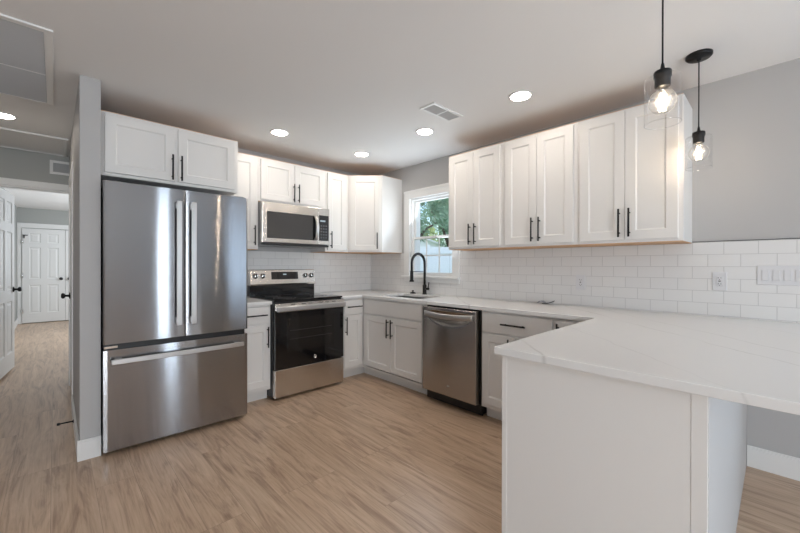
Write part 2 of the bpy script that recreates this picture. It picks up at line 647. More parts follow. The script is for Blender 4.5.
PY1B = -3.716
def baseboard(name, x0, x1, y0, y1, h=.13):
    """square board with a thinned top edge"""
    b = MB().box(x0, x1, y0, y1, 0, h - .012, .001)
    lx = .004 if (x1 - x0) < (y1 - y0) else 0
    ly = .004 if lx == 0 else 0
    b.box(x0 + lx, x1 - lx, y0 + ly, y1 - ly, h - .012, h, .002)
    return struct(b.build(name, M['trim']))
baseboard('baseboard_partition_end', -3.024, -2.907, -.802, -.787)
baseboard('baseboard_partition', -3.024, -3.009, -.787, DPY0 - .09)
baseboard('baseboard_right', -.015, 0, YB, PY1B)
baseboard('baseboard_bedroom_left', -3.70, -3.685, YE + .11, YF)
baseboard('baseboard_bedroom_back', -3.685, -3.665, YF - .015, YF)
baseboard('baseboard_hall_left', -3.98, -3.965, 0, YE - .02)

# casings
b = MB()
b.box(DX0 - .07, DX1 + .07, YE - .018, YE, DZ, DZ + .068, .003).box(DX0 - .07, DX0, YE - .018, YE, 0, DZ, .003)
b.box(DX0, DX0 + .015, YE, YE + .11, 0, DZ).box(DX1 - .015, DX1, YE, YE + .11, 0, DZ).box(DX0 + .015, DX1 - .015, YE, YE + .11, DZ - .015, DZ)
struct(b.build('trim_hall_doorway', M['trim']))
b = MB()
b.box(-3.021, -3.009, DPY0 - .09, DPY0, 0, 2.13, .003).box(-3.021, -3.009, DPY1, DPY1 + .09, 0, 2.13, .003).box(-3.021, -3.009, DPY0, DPY1, 2.04, 2.13, .003)
struct(b.build('trim_side_door', M['trim']))

def panel_door(w, h, t=.035):
    """six raised panels on the front face"""
    s = .115
    pw = (w - 3 * s * .92) / 2
    xs = [(s * .92, s * .92 + pw), (w - s * .92 - pw, w - s * .92)]
    zs = [(.20, .80), (.93, 1.60), (1.70, h - .10)]
    ps = [(a, b_, c, d) for a, b_ in xs for c, d in zs]
    return MB().slab(w, h, t, ps, ((.010, .008), (.030, .008), (.045, .003)))

def knob(parent, loc, rotz, m='black'):
    """round knob on a rosette, sticking out along local -y"""
    mx = Matrix.Rotation(PI / 2, 4, 'X')
    b = MB().lathe([(0, 0), (.032, 0), (.032, .006), (.012, .012), (.011, .035), (.026, .045), (.028, .058), (.020, .068), (0, .070)], 20, mx)
    return b.build('door_knob', M[m], parent, loc, rotz)

def hinge(parent, loc, rotz=0):
    b = MB().tube([(0, -.004, -.045), (0, -.004, .045)], .006, 8)
    b.box(-.016, .016, -.003, 0, -.044, .044)
    return b.build('hinge', M['chrome'], parent, loc, rotz)

# open door swung into the far room (hinged at the doorway's left jamb)
ang = math.atan2(2.48 - 1.72, -3.467 + 3.555)
d = panel_door(.765, 2.045).build('door_1', M['door'], None, (-3.598, 1.72, .022), ang)
struct(d)
knob(d, (.705, -.035, .93), 0)
kb = knob(d, (.705, 0, .93), PI)
# closet pair at the end of the far room
d = struct(panel_door(.665, 2.0).build('door_2', M['door'], None, (-3.625, YF, .015)))
knob(d, (.60, -.035, .925), 0)
for z in (.25, 1.0, 1.72):
    hinge(d, (.006, -.035, z))
b = MB().box(.012, .085, -.050, -.036, 1.845, 1.862).box(.020, .040, -.052, -.036, 1.79, 1.862)
b.build('flip_latch', M['slot'], d)
d = struct(panel_door(.665, 2.0).build('door_3', M['door'], None, (-2.955, YF, .015)))
knob(d, (.065, -.035, .925), 0)
b = MB().box(-3.695, -3.63, YF - .02, YF, 0, 2.13, .003).box(-3.63, -2.28, YF - .02, YF, 2.03, 2.13, .003).box(-2.285, -2.22, YF - .02, YF, 0, 2.13, .003)
struct(b.build('trim_closet', M['trim']))
# door in the partition's hall face, seen edge on
d = struct(panel_door(DPY1 - DPY0 - .006, 2.025).build('door_4', M['door'], None, (-2.977, DPY1 - .003, .012), -PI / 2))
knob(d, (.065, -.035, .92), 0)
for z in (.22, 1.0, 1.75):
    hinge(d, (.742, -.036, z))

# kitchen window
w1 = bpy.data.objects.new('window_1', None)
C.objects.link(w1)
struct(w1)
b = MB()
cw = .092
b.box(-.030, 0, WY1, WY1 + cw, WZ0 - .0, WZ1 + cw, .003).box(-.030, 0, WY0 - cw, WY0, WZ0, WZ1 + cw, .003).box(-.030, 0, WY0, WY1, WZ1, WZ1 + cw, .003)
b.box(-.036, -.03, WY0 - cw, WY1 + cw, WZ1 + cw - .022, WZ1 + cw + .006, .002)
b.build('casing', M['trim'], w1)
MB().box(-.050, .05, WY0 - cw - .006, WY1 + cw + .03, WZ0 - .018, WZ0 + .006, .004).build('sill', M['trim'], w1)
MB().box(-.028, -TB, WY0 - cw, WY1 + cw, WZ0 - .066, WZ0 - .018, .003).build('apron', M['trim'], w1)
b = MB()
b.box(0, .15, WY1 - .012, WY1, WZ0, WZ1).box(0, .15, WY0, WY0 + .012, WZ0, WZ1).box(0, .15, WY0 + .012, WY1 - .012, WZ1 - .018, WZ1).box(.02, .15, WY0 + .012, WY1 - .012, WZ0, WZ0 + .02)
b.build('jamb', M['trim'], w1)
ya, yb = WY0 + .012, WY1 - .012
def sash(name, x0, x1, z0, z1, grid):
    f = .024
    b = MB().box(x0, x1, ya, ya + f, z0, z1, .002).box(x0, x1, yb - f, yb, z0, z1, .002)
    b.box(x0, x1, ya + f, yb - f, z0, z0 + f * 1.1, .002).box(x0, x1, ya + f, yb - f, z1 - f, z1, .002)
    s_ = b.build(name, M['trim'], w1)
    if grid:
        g = MB()
        gy0, gy1 = ya + f, yb - f
        for k in (1, 2):
            y = gy0 + (gy1 - gy0) * k / 3
            g.box(x0 + .008, x1 - .008, y - .007, y + .007, z0 + f, z1 - f)
        zm = (z0 + z1) / 2
        g.box(x0 + .009, x1 - .009, gy0, gy1, zm - .007, zm + .007)
        g.build('muntin', M['trim'], s_)
    MB().box((x0 + x1) / 2 - .002, (x0 + x1) / 2 + .002, ya + f, yb - f, z0 + f, z1 - f).build('pane', M['glass'], s_)
sash('lower_sash', .020, .042, WZ0 + .02, 1.585, True)
sash('upper_sash', .046, .068, 1.556, WZ1 - .018, False)

# unseen window casings on solid walls, framing the daylight and fill lamps
def room_window(name, loc, rotz, w, h):
    r = bpy.data.objects.new(name, None)
    C.objects.link(r)
    r.location = loc
    r.rotation_euler.z = rotz
    struct(r)
    b = MB().box(-w / 2 - .09, -w / 2, -.02, .03, -.09, h + .09).box(w / 2, w / 2 + .09, -.02, .03, -.09, h + .09)
    b.box(-w / 2, w / 2, -.02, .03, h, h + .09).box(-w / 2, w / 2, -.02, .03, -.09, 0).box(-.03, .03, -.015, .02, 0, h)
    b.build('casing', M['trim'], r)
room_window('window_2', (-1.25, YB + .03, .35), PI, .26, 1.9)
room_window('window_3', (-.03, -5.9, .15), -PI / 2, 1.8, 1.9)
room_window('added_window_4', (XL + .03, -4.2, .8), PI / 2, 1.6, 1.4)  # added casing round the side fill lamp
room_window('added_window_5', (-3.98, YB + .03, .7), PI, 2.2, 1.5)  # added casing round the living-room fill lamp

# ------------------------------------------------------------------ cabinets
def pull(parent, x, y, z, length, vertical=True):
    """black bar pull with two posts; (x, y, z) is its middle on the door face"""
    o = .032
    l = length / 2
    b = MB()
    if vertical:
        b.tube([(x, y - o, z - l), (x, y - o, z + l)], .0062, 10)
        for s in (-1, 1):
            b.tube([(x, y, z + s * l * .70), (x, y - o, z + s * l * .70)], .005, 8)
    else:
        b.tube([(x - l, y - o, z), (x + l, y - o, z)], .0062, 10)
        for s in (-1, 1):
            b.tube([(x + s * l * .70, y, z), (x + s * l * .70, y - o, z)], .005, 8)
    return b.build('handle', M['black'], parent)

DT = .019
def shaker(root, y, x0, x1, z0, z1, hx=None, hz=None, hl=.19):
    """shaker door on the face at local y; the handle at hx, hz (middle)"""
    w, h = x1 - x0, z1 - z0
    fr = .060
    o = MB().slab(w, h, DT, [(fr, w - fr, fr, h - fr)], ((.004, .004), (.009, .009)), .002, Matrix.Translation((x0, y, z0))).build('door', M['cab'], root)
    if hx is not None:
        pull(o, hx, y - DT, hz, hl, True)
    return o

def drawer(root, y, x0, x1, z0, z1, handle=True, hl=.20):
    o = MB().slab(x1 - x0, z1 - z0, DT, (), (), .003, Matrix.Translation((x0, y, z0))).build('drawer', M['cab'], root)
    if handle:
        pull(o, (x0 + x1) / 2, y - DT, (z0 + z1) / 2, hl, False)
    return o

ZU, ZT = 1.396, 2.311
def wall_cab(label, loc, rotz, w, d, z0, z1, doors, back=.0, under='wood'):
    r = thing('wall_cabinet', label, 'cabinet', (loc[0], loc[1], z0), rotz, 'white shaker wall cabinets')
    h = z1 - z0
    MB().box(0, w, -d, -back, .004, h - .004, .0015).build('body', M['cab'], r)
    MB().box(.003, w - .003, -d + .003, -back, 0, .004).build('bottom_panel', M[under], r)
    MB().box(.003, w - .003, -d + .003, -back, h - .004, h).build('top_panel', M['wood'], r)
    for (x0, x1, hx) in doors:
        shaker(r, -d, x0, x1, .022, h - .022, hx, .122 if z0 > 1.6 else .136, .19)
    return r

# range wall, from the fridge to the corner
wall_cab('deep white two-door cabinet over the stainless refrigerator', (-2.8985, 0), 0, .914, .628, 1.864, ZT, ((.022, .441, .422), (.463, .886, .482)), .0, 'cab')
wall_cab('narrow white one-door wall cabinet between refrigerator and microwave', (-1.9835, 0), 0, .299, .324, ZU, ZT, ((.02, .278, .252),), .0)
wall_cab('short white two-door wall cabinet right above the microwave', (-1.684, 0), 0, .760, .324, 1.872, ZT, ((.022, .378, .362), (.382, .738, .416)), .0)
wall_cab('narrow white one-door wall cabinet between microwave and corner cabinet', (-.9235, 0), 0, .3125, .324, ZU, ZT, ((.022, .270, .056),), .0)
# diagonal corner cabinet
r = thing('wall_cabinet', 'white diagonal wall cabinet filling the corner beside the window', 'cabinet', (0, 0, ZU), 0, 'white shaker wall cabinets')
a = .61
hh = ZT - ZU
poly = [(0, 0), (-a, 0), (-a, -.324), (-.324, -a), (0, -a)]
inn = [(-.001, -.001), (-a + .004, -.001), (-a + .004, -.322), (-.322, -a + .004), (-.001, -a + .004)]
MB().prism(poly, .004, hh - .004, .0015).build('body', M['cab'], r)
MB().prism(inn, 0, .004).build('bottom_panel', M['wood'], r)
MB().prism(inn, hh - .004, hh).build('top_panel', M['wood'], r)
dl = (a - .324) * math.sqrt(2)
dm = Matrix.Translation((-a, -.324, 0)) @ Matrix.Rotation(-PI / 4, 4, 'Z')
o = MB().slab(dl - .05, hh - .044, DT, [(.06, dl - .11, .06, hh - .104)], ((.004, .004), (.009, .009)), .002, dm @ Matrix.Translation((.025, 0, .022))).build('door', M['cab'], r)
hb = pull(o, dl - .055, -DT, .136, .19, True)
hb.data.transform(dm)
# window wall
BC = [(-1.606, -2.2045), (-2.205, -2.815), (-2.8155, -3.4425)]
LB = ['white two-door wall cabinet beside the kitchen window', 'white two-door wall cabinet in the middle of the window wall run',
      'white two-door wall cabinet at the open end by the pendants']
for (y0, y1), lb in zip(BC, LB):
    w = y0 - y1
    m_ = w / 2
    wall_cab(lb, (0, y0), -PI / 2, w, .324, ZU, ZT, ((.024, m_ - .0015, m_ - .030), (m_ + .0015, w - .024, m_ + .030)))

ZC0, ZC1 = .884, .914
def base_cab(label, loc, rotz, w, drawers, doors, hollow=False, d=.61, back=.015, toe=(0, 0)):
    r = thing('base_cabinet', label, 'cabinet', (loc[0], loc[1], 0), rotz, 'white shaker base cabinets')
    b = MB()
    if hollow:
        b.box(0, .018, -d, -back, .10, ZC0).box(w - .018, w, -d, -back, .10, ZC0).box(.018, w - .018, -d, -back, .10, .118).box(.018, w - .018, -back - .012, -back, .118, ZC0)
        b.box(.018, w - .018, -d, -d + .019, .70, ZC0).box(.018, .05, -d, -d + .019, .118, .70).box(w - .05, w - .018, -d, -d + .019, .118, .70)
    else:
        b.box(0, w, -d, -back, .10, ZC0, .001)
    b.build('body', M['cab'], r)
    MB().box(-toe[0], w + toe[1], -d + .075, -d + .10, 0, .10).build('toe_kick', M['cab'], r)
    for (x0, x1, hnd) in drawers:
        drawer(r, -d, x0, x1, .716, .868, hnd)
    for (x0, x1, z1, hx) in doors:
        shaker(r, -d, x0, x1, .135, z1, hx, .590 if z1 < .75 else .752, .19)
    return r
base_cab('narrow white drawer base cabinet squeezed between refrigerator and range', (-1.988, 0), 0, .302, ((.02, .290, True),), ((.02, .290, .700, .263),))
base_cab('narrow white drawer base cabinet between range and inside corner', (-.922, 0), 0, .3115, ((.048, .290, True),), ((.048, .290, .700, .060),), toe=(0, .0745))
base_cab('wide white sink base cabinet below the kitchen window', (0, -.611), -PI / 2, .958, ((.048, .920, False),), ((.048, .4815, .700, .452), (.4845, .920, .700, .514)), True, toe=(.0755, 0))
base_cab('white base cabinet with one wide drawer beside the dishwasher', (0, -2.181), -PI / 2, .602, ((.012, .583, True),), ((.012, .296, .700, .262), (.300, .583, .700, .334)))
base_cab('narrow full-height-door base cabinet where the peninsula joins', (0, -2.7845), -PI / 2, .265, (), ((.006, .255, .868, .024),))

# peninsula cabinet block: plain end panel with corner stiles, panelled back
XE, PY0, PY1 = -1.80, -3.066, -3.714
r = thing('peninsula_cabinet', 'long white peninsula base with plain end panel under the overhanging worktop', 'cabinet', (0, 0, 0), 0, 'white shaker base cabinets')
MB().box(XE + .012, -.001, PY1 + .012, PY0 - .02, .0, ZC0, .001).build('body', M['cab'], r)
MB().box(XE + .0012, XE + .012, PY1 + .012, PY0 - .02, .0, ZC0).build('end_panel', M['cab'], r)
MB().box(XE, XE + .014, PY0 - .022, PY0, 0, ZC0, .0015).build('stile', M['cab'], r)
MB().box(XE, XE + .014, PY1 + .002, PY1 + .040, 0, ZC0, .0015).build('stile', M['cab'], r)
MB().box(XE + .004, -.001, PY1, PY1 + .012, 0, ZC0, .001).build('back_panel', M['wall'], r)

# ------------------------------------------------------------------ worktops, sink, faucet
SX0, SX1, SY0, SY1 = -.525, -.155, -1.405, -.80
b = MB().cells([(-.9225, -TB - .001, -.648, -TB - .001), (-.648, -TB - .001, -3.05, -.648), (-1.835, -TB - .001, -4.06, -3.05)], [(SX0, SX1, SY0, SY1)], ZC0, ZC1, .003)
tag(b.build('worktop', M['quartz']), 'white veined quartz worktop running round the sink corner onto the peninsula', 'countertop')
b = MB().cells([(-1.989, -1.686, -.648, -TB - .001)], [], ZC0, ZC1, .003)
tag(b.build('worktop', M['quartz']), 'short white quartz worktop strip between refrigerator and range', 'countertop')

r = thing('sink', 'undermount stainless sink set in the worktop below the window', 'sink', (0, 0, 0))
b = MB()
tz = ZC0 - .20
e_ = .004
b.cells([(SX0 - .012, SX1 + .012, SY0 - .012, SY1 + .012)], [(SX0, SX1, SY0, SY1)], ZC0 - .008, ZC0 - .001)
b.box(SX0 - e_, SX0, SY0 - e_, SY1 + e_, tz, ZC0 - .001).box(SX1, SX1 + e_, SY0 - e_, SY1 + e_, tz, ZC0 - .001)
b.box(SX0, SX1, SY0 - e_, SY0, tz, ZC0 - .001).box(SX0, SX1, SY1, SY1 + e_, tz, ZC0 - .001).box(SX0, SX1, SY0, SY1, tz - e_, tz)
b.build('basin', M['sinksteel'], r)
MB().lathe([(0, 0), (.045, 0), (.045, .003), (.03, .001), (0, .001)], 24, Matrix.Translation((-.34, -1.10, tz))).build('drain', M['chrome'], r)

FX, FY = -.068, -1.055
r = thing('faucet', 'matte black spring pull-down faucet arching over the sink', 'faucet', (FX, FY, ZC1))
MB().lathe([(0, 0), (.028, 0), (.028, .006), (.023, .010), (.023, .105), (.018, .112), (0, .112)], 24).build('base', M['black'], r)
pts = [(0, 0, .11), (0, 0, .30)]
R = .105
for k in range(0, 13):
    t_ = PI * k / 12
    pts.append((-R + R * math.cos(t_), 0, .355 + R * math.sin(t_)))
pts.append((-2 * R, 0, .27))
MB().tube(pts, .0135, 14).build('spout', M['black'], r)
b = MB()
for k in range(26):     # spring coils round the arch
    i0 = 2 + (12 * k / 26)
    i = int(i0)
    p0, p1 = Vector(pts[i]), Vector(pts[i + 1])
    c = p0.lerp(p1, i0 - i)
    dirv = (p1 - p0).normalized()
    u = Vector((0, 1, 0))
    v_ = dirv.cross(u)
    b.tube([c + (u * math.cos(2 * PI * q / 10) + v_ * math.sin(2 * PI * q / 10)) * .0148 for q in range(10)], .0022, 5, True)
b.build('spring', M['black'], r)
MB().lathe([(0, 0), (.026, 0), (.026, .012), (.019, .022), (.018, .115), (.014, .125), (0, .125)], 20, Matrix.Translation((-2 * R, 0, .150))).build('spray_head', M['black'], r)
MB().tube([(-.010, 0, .262), (-2 * R, 0, .262)], .0035, 8).build('docking_arm', M['black'], r)
b = MB().tube([(0, -.018, .065), (0, -.060, .065)], .014, 14).tube([(0, -.052, .068), (0, -.058, .10), (0, -.066, .140)], [.008, .006, .006], 10)
b.build('lever', M['black'], r)
r = thing('sink_stopper', 'small round black stopper with knob on worktop behind sink', 'stopper', (-.065, -.865, ZC1))
MB().lathe([(0, 0), (.036, 0), (.036, .005), (.026, .014), (.012, .018), (0, .018)], 24).build('cap', M['black'], r)
MB().lathe([(0, .018), (.008, .018), (.008, .026), (.013, .029), (.011, .037), (0, .038)], 16).build('knob', M['black'], r)

# small curled packet left on the worktop
r = thing('plastic_packet', 'small clear plastic packet with dark curled edge on worktop', 'packet', (-.072, -2.468, ZC1))
def curled(y0, y1, zf, t=.003, wx=.030):
    b = bmesh.new()
    n = 12
    rows = []
    for i in range(n + 1):
        y = y0 + (y1 - y0) * i / n
        s_ = math.sin(PI * min(1, max(.12, i / n))) ** .6
        rows.append([b.verts.new((sx * wx * s_, y, zf(i / n) + dz)) for sx, dz in ((-1, 0), (1, 0), (1, t), (-1, t))])
    for A, B in zip(rows, rows[1:]):
        for k in range(4):
            b.faces.new((A[k], A[(k + 1) % 4], B[(k + 1) % 4], B[k])).smooth = True
    b.faces.new(rows[0])
    b.faces.new(rows[-1])
    bmesh.ops.recalc_face_normals(b, faces=b.faces)
    m = MB()
    return m._merge(b)
curled(.03, -.075, lambda q: .001 + .028 * q ** 2.2, .006, .024).build('dark_edge', M['grey'], r)
curled(.075, .0, lambda q: .001 + .022 * math.sin(PI * q), .004, .030).build('film', M['film'], r)

# ------------------------------------------------------------------ refrigerator
r = thing('refrigerator', 'stainless french-door refrigerator with bottom freezer drawer', 'refrigerator', (-2.447, 0, 0))
FW = .909
fx0, fx1 = -FW / 2, FW / 2
b = MB().box(fx0 + .006, fx1 - .006, -.785, -.03, .02, 1.770, .004)
b.build('case', M['grey'], r)
for sx in (-1, 1):
    for y in (-.74, -.08):
        MB().lathe([(0, 0), (.018, 0), (.018, .02), (0, .02)], 12, Matrix.Translation((sx * .40, y, 0))).build('foot', M['blackpl'], r)
MB().box(fx0 + .02, fx1 - .02, -.80, -.786, .022, .062).build('grille', M['blackpl'], r)
yf = -.8686
MB().box(fx0 + .012, fx1 - .012, -.835, -.786, .60, .80).build('gap_shade', M['blackpl'], r)  # black strip behind the door gap, standing in for its shade
def fridge_door(name, x0, x1, z0, z1):
    """slightly bowed stainless front"""
    b = bmesh.new()
    n = 44
    prof = []
    for i in range(n + 1):
        x = x0 + (x1 - x0) * i / n
        q = 2 * i / n - 1
        prof.append((x, yf + .002 * q * q + (.003 if abs(q) == 1 else 0)))
    prof = [(x0, -.795)] + prof + [(x1, -.795)]
    lo = [b.verts.new((x, y, z0)) for x, y in prof]
    hi = [b.verts.new((x, y, z1)) for x, y in prof]
    m = len(prof)
    for i in range(m):
        j = (i + 1) % m
        f = b.faces.new((lo[i], lo[j], hi[j], hi[i]))
    b.faces.new(lo[::-1])
    b.faces.new(hi)
    bmesh.ops.recalc_face_normals(b, faces=b.faces)
    mb = MB()
    mb._merge(b)
    return mb.build(name, M['steel'], r)
dl_ = fridge_door('door', fx0, .007, .728, 1.787)
dr_ = fridge_door('door', .013, fx1, .728, 1.787)
fz = fridge_door('freezer_drawer', fx0, fx1, .036, .690)
def flat_bar(parent, x0, x1, z0, z1, y, vertical):
    b = MB()
    if vertical:
        b.box(x0, x1, y - .046, y - .030, z0, z1, .004)
        for z in (z0 + .03, z1 - .03):
            b.box(x0 + .005, x1 - .005, y - .033, y + .006, z - .02, z + .02, .003)
    else:
        b.box(x0, x1, y - .046, y - .030, z0, z1, .004)
        for x in (x0 + .04, x1 - .04):
            b.box(x - .02, x + .02, y - .033, y + .008, z0 + .004, z1 - .004, .003)
    return b.build('handle', M['bar'], parent)
flat_bar(dl_, -.053, -.020, .815, 1.700, yf, True)
flat_bar(dr_, .040, .073, .815, 1.700, yf, True)
flat_bar(fz, -.418, .412, .600, .634, yf, False)
for sx in (-1, 1):
    MB().box(sx * .40 - .035, sx * .40 + .035, -.84, -.74, 1.787, 1.797, .003).build('hinge_cover', M['grey'], r)
MB().box(fx0 + .004, fx0 + .075, -.862, -.80, .700, .716, .002).build('hinge', M['chrome'], r)

# ------------------------------------------------------------------ range
r = thing('range', 'freestanding stainless electric range with black glass oven door', 'range', (-1.304, 0, 0))
rw = .377
b = MB().box(-rw, rw, -.640, -.02, .02, .905, .002)
b.build('body', M['blackpl'], r)
for sx in (-1, 1):
    for y in (-.60, -.08):
        MB().lathe([(0, 0), (.016, 0), (.016, .02), (0, .02)], 10, Matrix.Translation((sx * .34, y, 0))).build('foot', M['blackpl'], r)
ct = MB().box(-rw, rw, -.668, -.099, .905, .922, .004).build('cooktop', M['blackgl'], r)
for (x, y, q) in ((-.19, -.50, .105), (.19, -.50, .085), (-.19, -.235, .075), (.19, -.235, .09)):
    b = MB()
    for rr in (q, q * .62):
        b.tube([(x + rr * math.cos(2 * PI * k / 40), y + rr * math.sin(2 * PI * k / 40), .9222) for k in range(40)], .0012, 4, True)
    b.build('burner_ring', M['grey'], ct)
# backguard: black lower part and leaning stainless control panel
MB().box(-rw + .004, rw - .004, -.098, -.015, .922, 1.035, .002).build('backguard_base', M['blackgl'], r)
b = bmesh.new()
pr = [(-.015, 1.03), (-.106, 1.03), (-.112, 1.045), (-.088, 1.190), (-.078, 1.197), (-.015, 1.197)]
A = [b.verts.new((-rw + .004, y, z)) for y, z in pr]
B = [b.verts.new((rw + .003, y, z)) for y, z in pr]
for i in range(len(pr)):
    j = (i + 1) % len(pr)
    b.faces.new((A[i], A[j], B[j], B[i]))
b.faces.new(A[::-1])
b.faces.new(B)
bmesh.ops.recalc_face_normals(b, faces=b.faces)
mb = MB()
mb._merge(b)
cp = mb.build('control_panel', M['steelw'], r)
tilt = math.atan2(.024, .145)
pm = lambda x, z: Matrix.Translation((x, -.112 + (z - 1.045) * .024 / .145, z)) @ Matrix.Rotation(-tilt, 4, 'X')
MB().box(-.145, .166, -.003, .004, -.040, .042, .001, mx=pm(0, 1.130)).build('display', M['blackgl'], cp)
MB().box(-.012, .026, -.0036, -.003, .008, .020, mx=pm(0, 1.130)).build('clock_digits', M['lcd'], cp)
for x in (-.317, -.240, .256, .332):
    o = MB().lathe([(0, 0), (.027, 0), (.026, .006), (.022, .010), (.021, .030), (.018, .034), (0, .034)], 24, pm(x, 1.128) @ Matrix.Rotation(PI / 2, 4, 'X')).build('knob', M['chrome'], cp)
    MB().box(-.0055, .0055, -.040, -.030, -.021, .021, .002, mx=pm(x, 1.128)).build('knob_grip', M['blackpl'], o)
# oven door
od = MB().box(-rw + .002, rw - .002, -.690, -.642, .285, .895, .004).build('oven_door', M['blackgl'], r)
MB().box(-.255, .255, -.6915, -.689, .43, .745, .001).build('oven_window', M['darkwin'], od)
for z in (.55, .63):
    MB().tube([(-.23, -.6922, z), (.23, -.6922, z)], .0012, 4).build('oven_rack', M['grey'], od)
MB().box(-rw + .004, rw - .004, -.697, -.690, .826, .890, .002).build('top_trim', M['steelw'], od)
for x in (-.20, -.09, -.02, .10, .17, .25):
    MB().box(x - .022, x + .022, -.6975, -.6965, .872, .879).build('vent_slot', M['slot'], od)
b = MB().box(-rw + .004, rw - .004, -.742, -.714, .815, .866, .009, 3)
for s in (-1, 1):
    b.box(s * .350 - .016, s * .350 + .016, -.720, -.695, .822, .860, .003)
b.build('handle', M['bar'], od)
b = MB().lathe([(0, 0), (.016, 0), (.016, .0015), (.0135, .0015), (.0135, .0008), (0, .0008)], 28, Matrix.Translation((.038, -.690, .345)) @ Matrix.Rotation(PI / 2, 4, 'X'))
b.build('badge', M['chrome'], od)
MB().box(-rw + .002, rw - .002, -.690, -.642, .026, .278, .004).build('drawer', M['steelw'], r)

# ------------------------------------------------------------------ microwave
r = thing('microwave', 'stainless over-the-range microwave with dark window and curved handle', 'microwave', (-1.304, 0, 1.442))
mw, mh = .3785, .424
MB().box(-mw, mw, -.370, -.012, .0, mh, .003).build('case', M['casegrey'], r)
md = MB().box(-mw, .236, -.412, -.372, .026, mh - .002, .004).build('door', M['steelw'], r)
MB().box(-.330, .172, -.4135, -.409, .068, .332, .002).build('window', M['mwwin'], md)
MB().box(.172, .222, -.4135, -.409, .068, .332, .001).build('black_border', M['blackgl'], md)
pts = []
for k in range(11):
    q = k / 10
    pts.append((.205, -.418 - .040 * math.sin(PI * q) ** .7, .075 + .255 * q))
b = MB()
for dx in (-.010, -.004, .002, .008):
    b.tube([(p[0] + dx, p[1], p[2]) for p in pts], .0095, 10)
b.build('handle', M['bar'], md)
pn = MB().box(.239, mw, -.412, -.372, .026, mh - .002, .004).build('control_panel', M['steelw'], r)
MB().box(.247, mw - .010, -.4135, -.409, .068, .345, .002).build('keypad', M['blackgl'], pn)
MB().box(.262, .325, -.4142, -.4134, .275, .292).build('clock_digits', M['lcd'], pn)
b = MB()
for i in range(3):
    for j in range(5):
        b.box(.266 + i * .030, .284 + i * .030, -.4140, -.4134, .095 + j * .032, .111 + j * .032)
b.build('buttons', M['grey'], pn)
MB().box(-mw + .004, mw - .004, -.405, -.372, .0, .022, .003).build('bottom_vent', M['blackpl'], r)

# ------------------------------------------------------------------ dishwasher
r = thing('dishwasher', 'stainless dishwasher with bar handle between sink and drawer cabinets', 'dishwasher', (0, -1.8715, 0), -PI / 2)
MB().box(-.297, .297, -.600, -.02, .015, .872, .002).build('tub', M['blackpl'], r)
MB().box(-.290, .290, -.565, -.555, .0, .015).build('feet', M['blackpl'], r)
MB().box(-.297, .297, -.565, -.60 + .03, .016, .10).build('toe_panel', M['blackpl'], r)
# door with the scooped pocket below the handle
b = bmesh.new()
nx, nz = 72, 96
x0, x1, z0, z1 = -.299, .287, .108, .868
yf2 = -.6608
def scoop(x, z):
    q = x / .235
    if abs(q) >= 1:
        return 0
    lower = .782 - .075 * (1 - q * q) ** .8
    if z < lower or z > .838:
        return 0
    t_ = (z - lower) / max(.838 - lower, 1e-4)
    return .026 * min(1, t_ * 2.2) * min(1, (1 - t_) * 10) * (1 - q ** 6)
g = [[b.verts.new((x0 + (x1 - x0) * i / nx, yf2 + scoop(x0 + (x1 - x0) * i / nx, z0 + (z1 - z0) * j / nz), z0 + (z1 - z0) * j / nz)) for j in range(nz + 1)] for i in range(nx + 1)]
for i in range(nx):
    for j in range(nz):
        b.faces.new((g[i][j], g[i + 1][j], g[i + 1][j + 1], g[i][j + 1])).smooth = True
bk = [b.verts.new((x, -.604, z)) for x, z in ((x0, z0), (x1, z0), (x1, z1), (x0, z1))]
b.faces.new(bk[::-1])
b.faces.new([g[i][0] for i in range(nx, -1, -1)] + [bk[0], bk[1]])
b.faces.new([g[i][nz] for i in range(nx + 1)] + [bk[2], bk[3]])
b.faces.new([g[0][j] for j in range(nz + 1)] + [bk[3], bk[0]])
b.faces.new([g[nx][j] for j in range(nz, -1, -1)] + [bk[1], bk[2]])
bmesh.ops.recalc_face_normals(b, faces=b.faces)
mb = MB()
mb._merge(b)
dd = mb.build('door', M['steeld'], r)
# bowed bar handle
b = bmesh.new()
rows = []
for i in range(25):
    q = 2 * i / 24 - 1
    x = .262 * q
    y = yf2 - .020 - .026 * (1 - q * q)
    hz = .021 + .003 * q * q
    zc = .812 - .010 * (1 - q * q)
    rows.append([b.verts.new((x, y + dy, zc + dz)) for dy, dz in ((.012, -hz), (.002, -hz), (-.002, -hz + .006), (-.002, hz - .006), (.002, hz), (.012, hz))])
for A, B in zip(rows, rows[1:]):
    for k in range(6):
        b.faces.new((A[k], A[(k + 1) % 6], B[(k + 1) % 6], B[k])).smooth = True
b.faces.new(rows[0])
b.faces.new(rows[-1])
bmesh.ops.recalc_face_normals(b, faces=b.faces)
mb = MB()
mb._merge(b)
for s in (-1, 1):
    mb.box(s * .25 - .010, s * .25 + .010, yf2 - .018, yf2 + .001, .796, .828, .002)
mb.build('handle', M['bar'], dd)
MB().lathe([(0, 0), (.013, 0), (.013, .001), (0, .001)], 24, Matrix.Translation((0, yf2, .190)) @ Matrix.Rotation(PI / 2, 4, 'X')).build('badge', M['steeld'], dd)

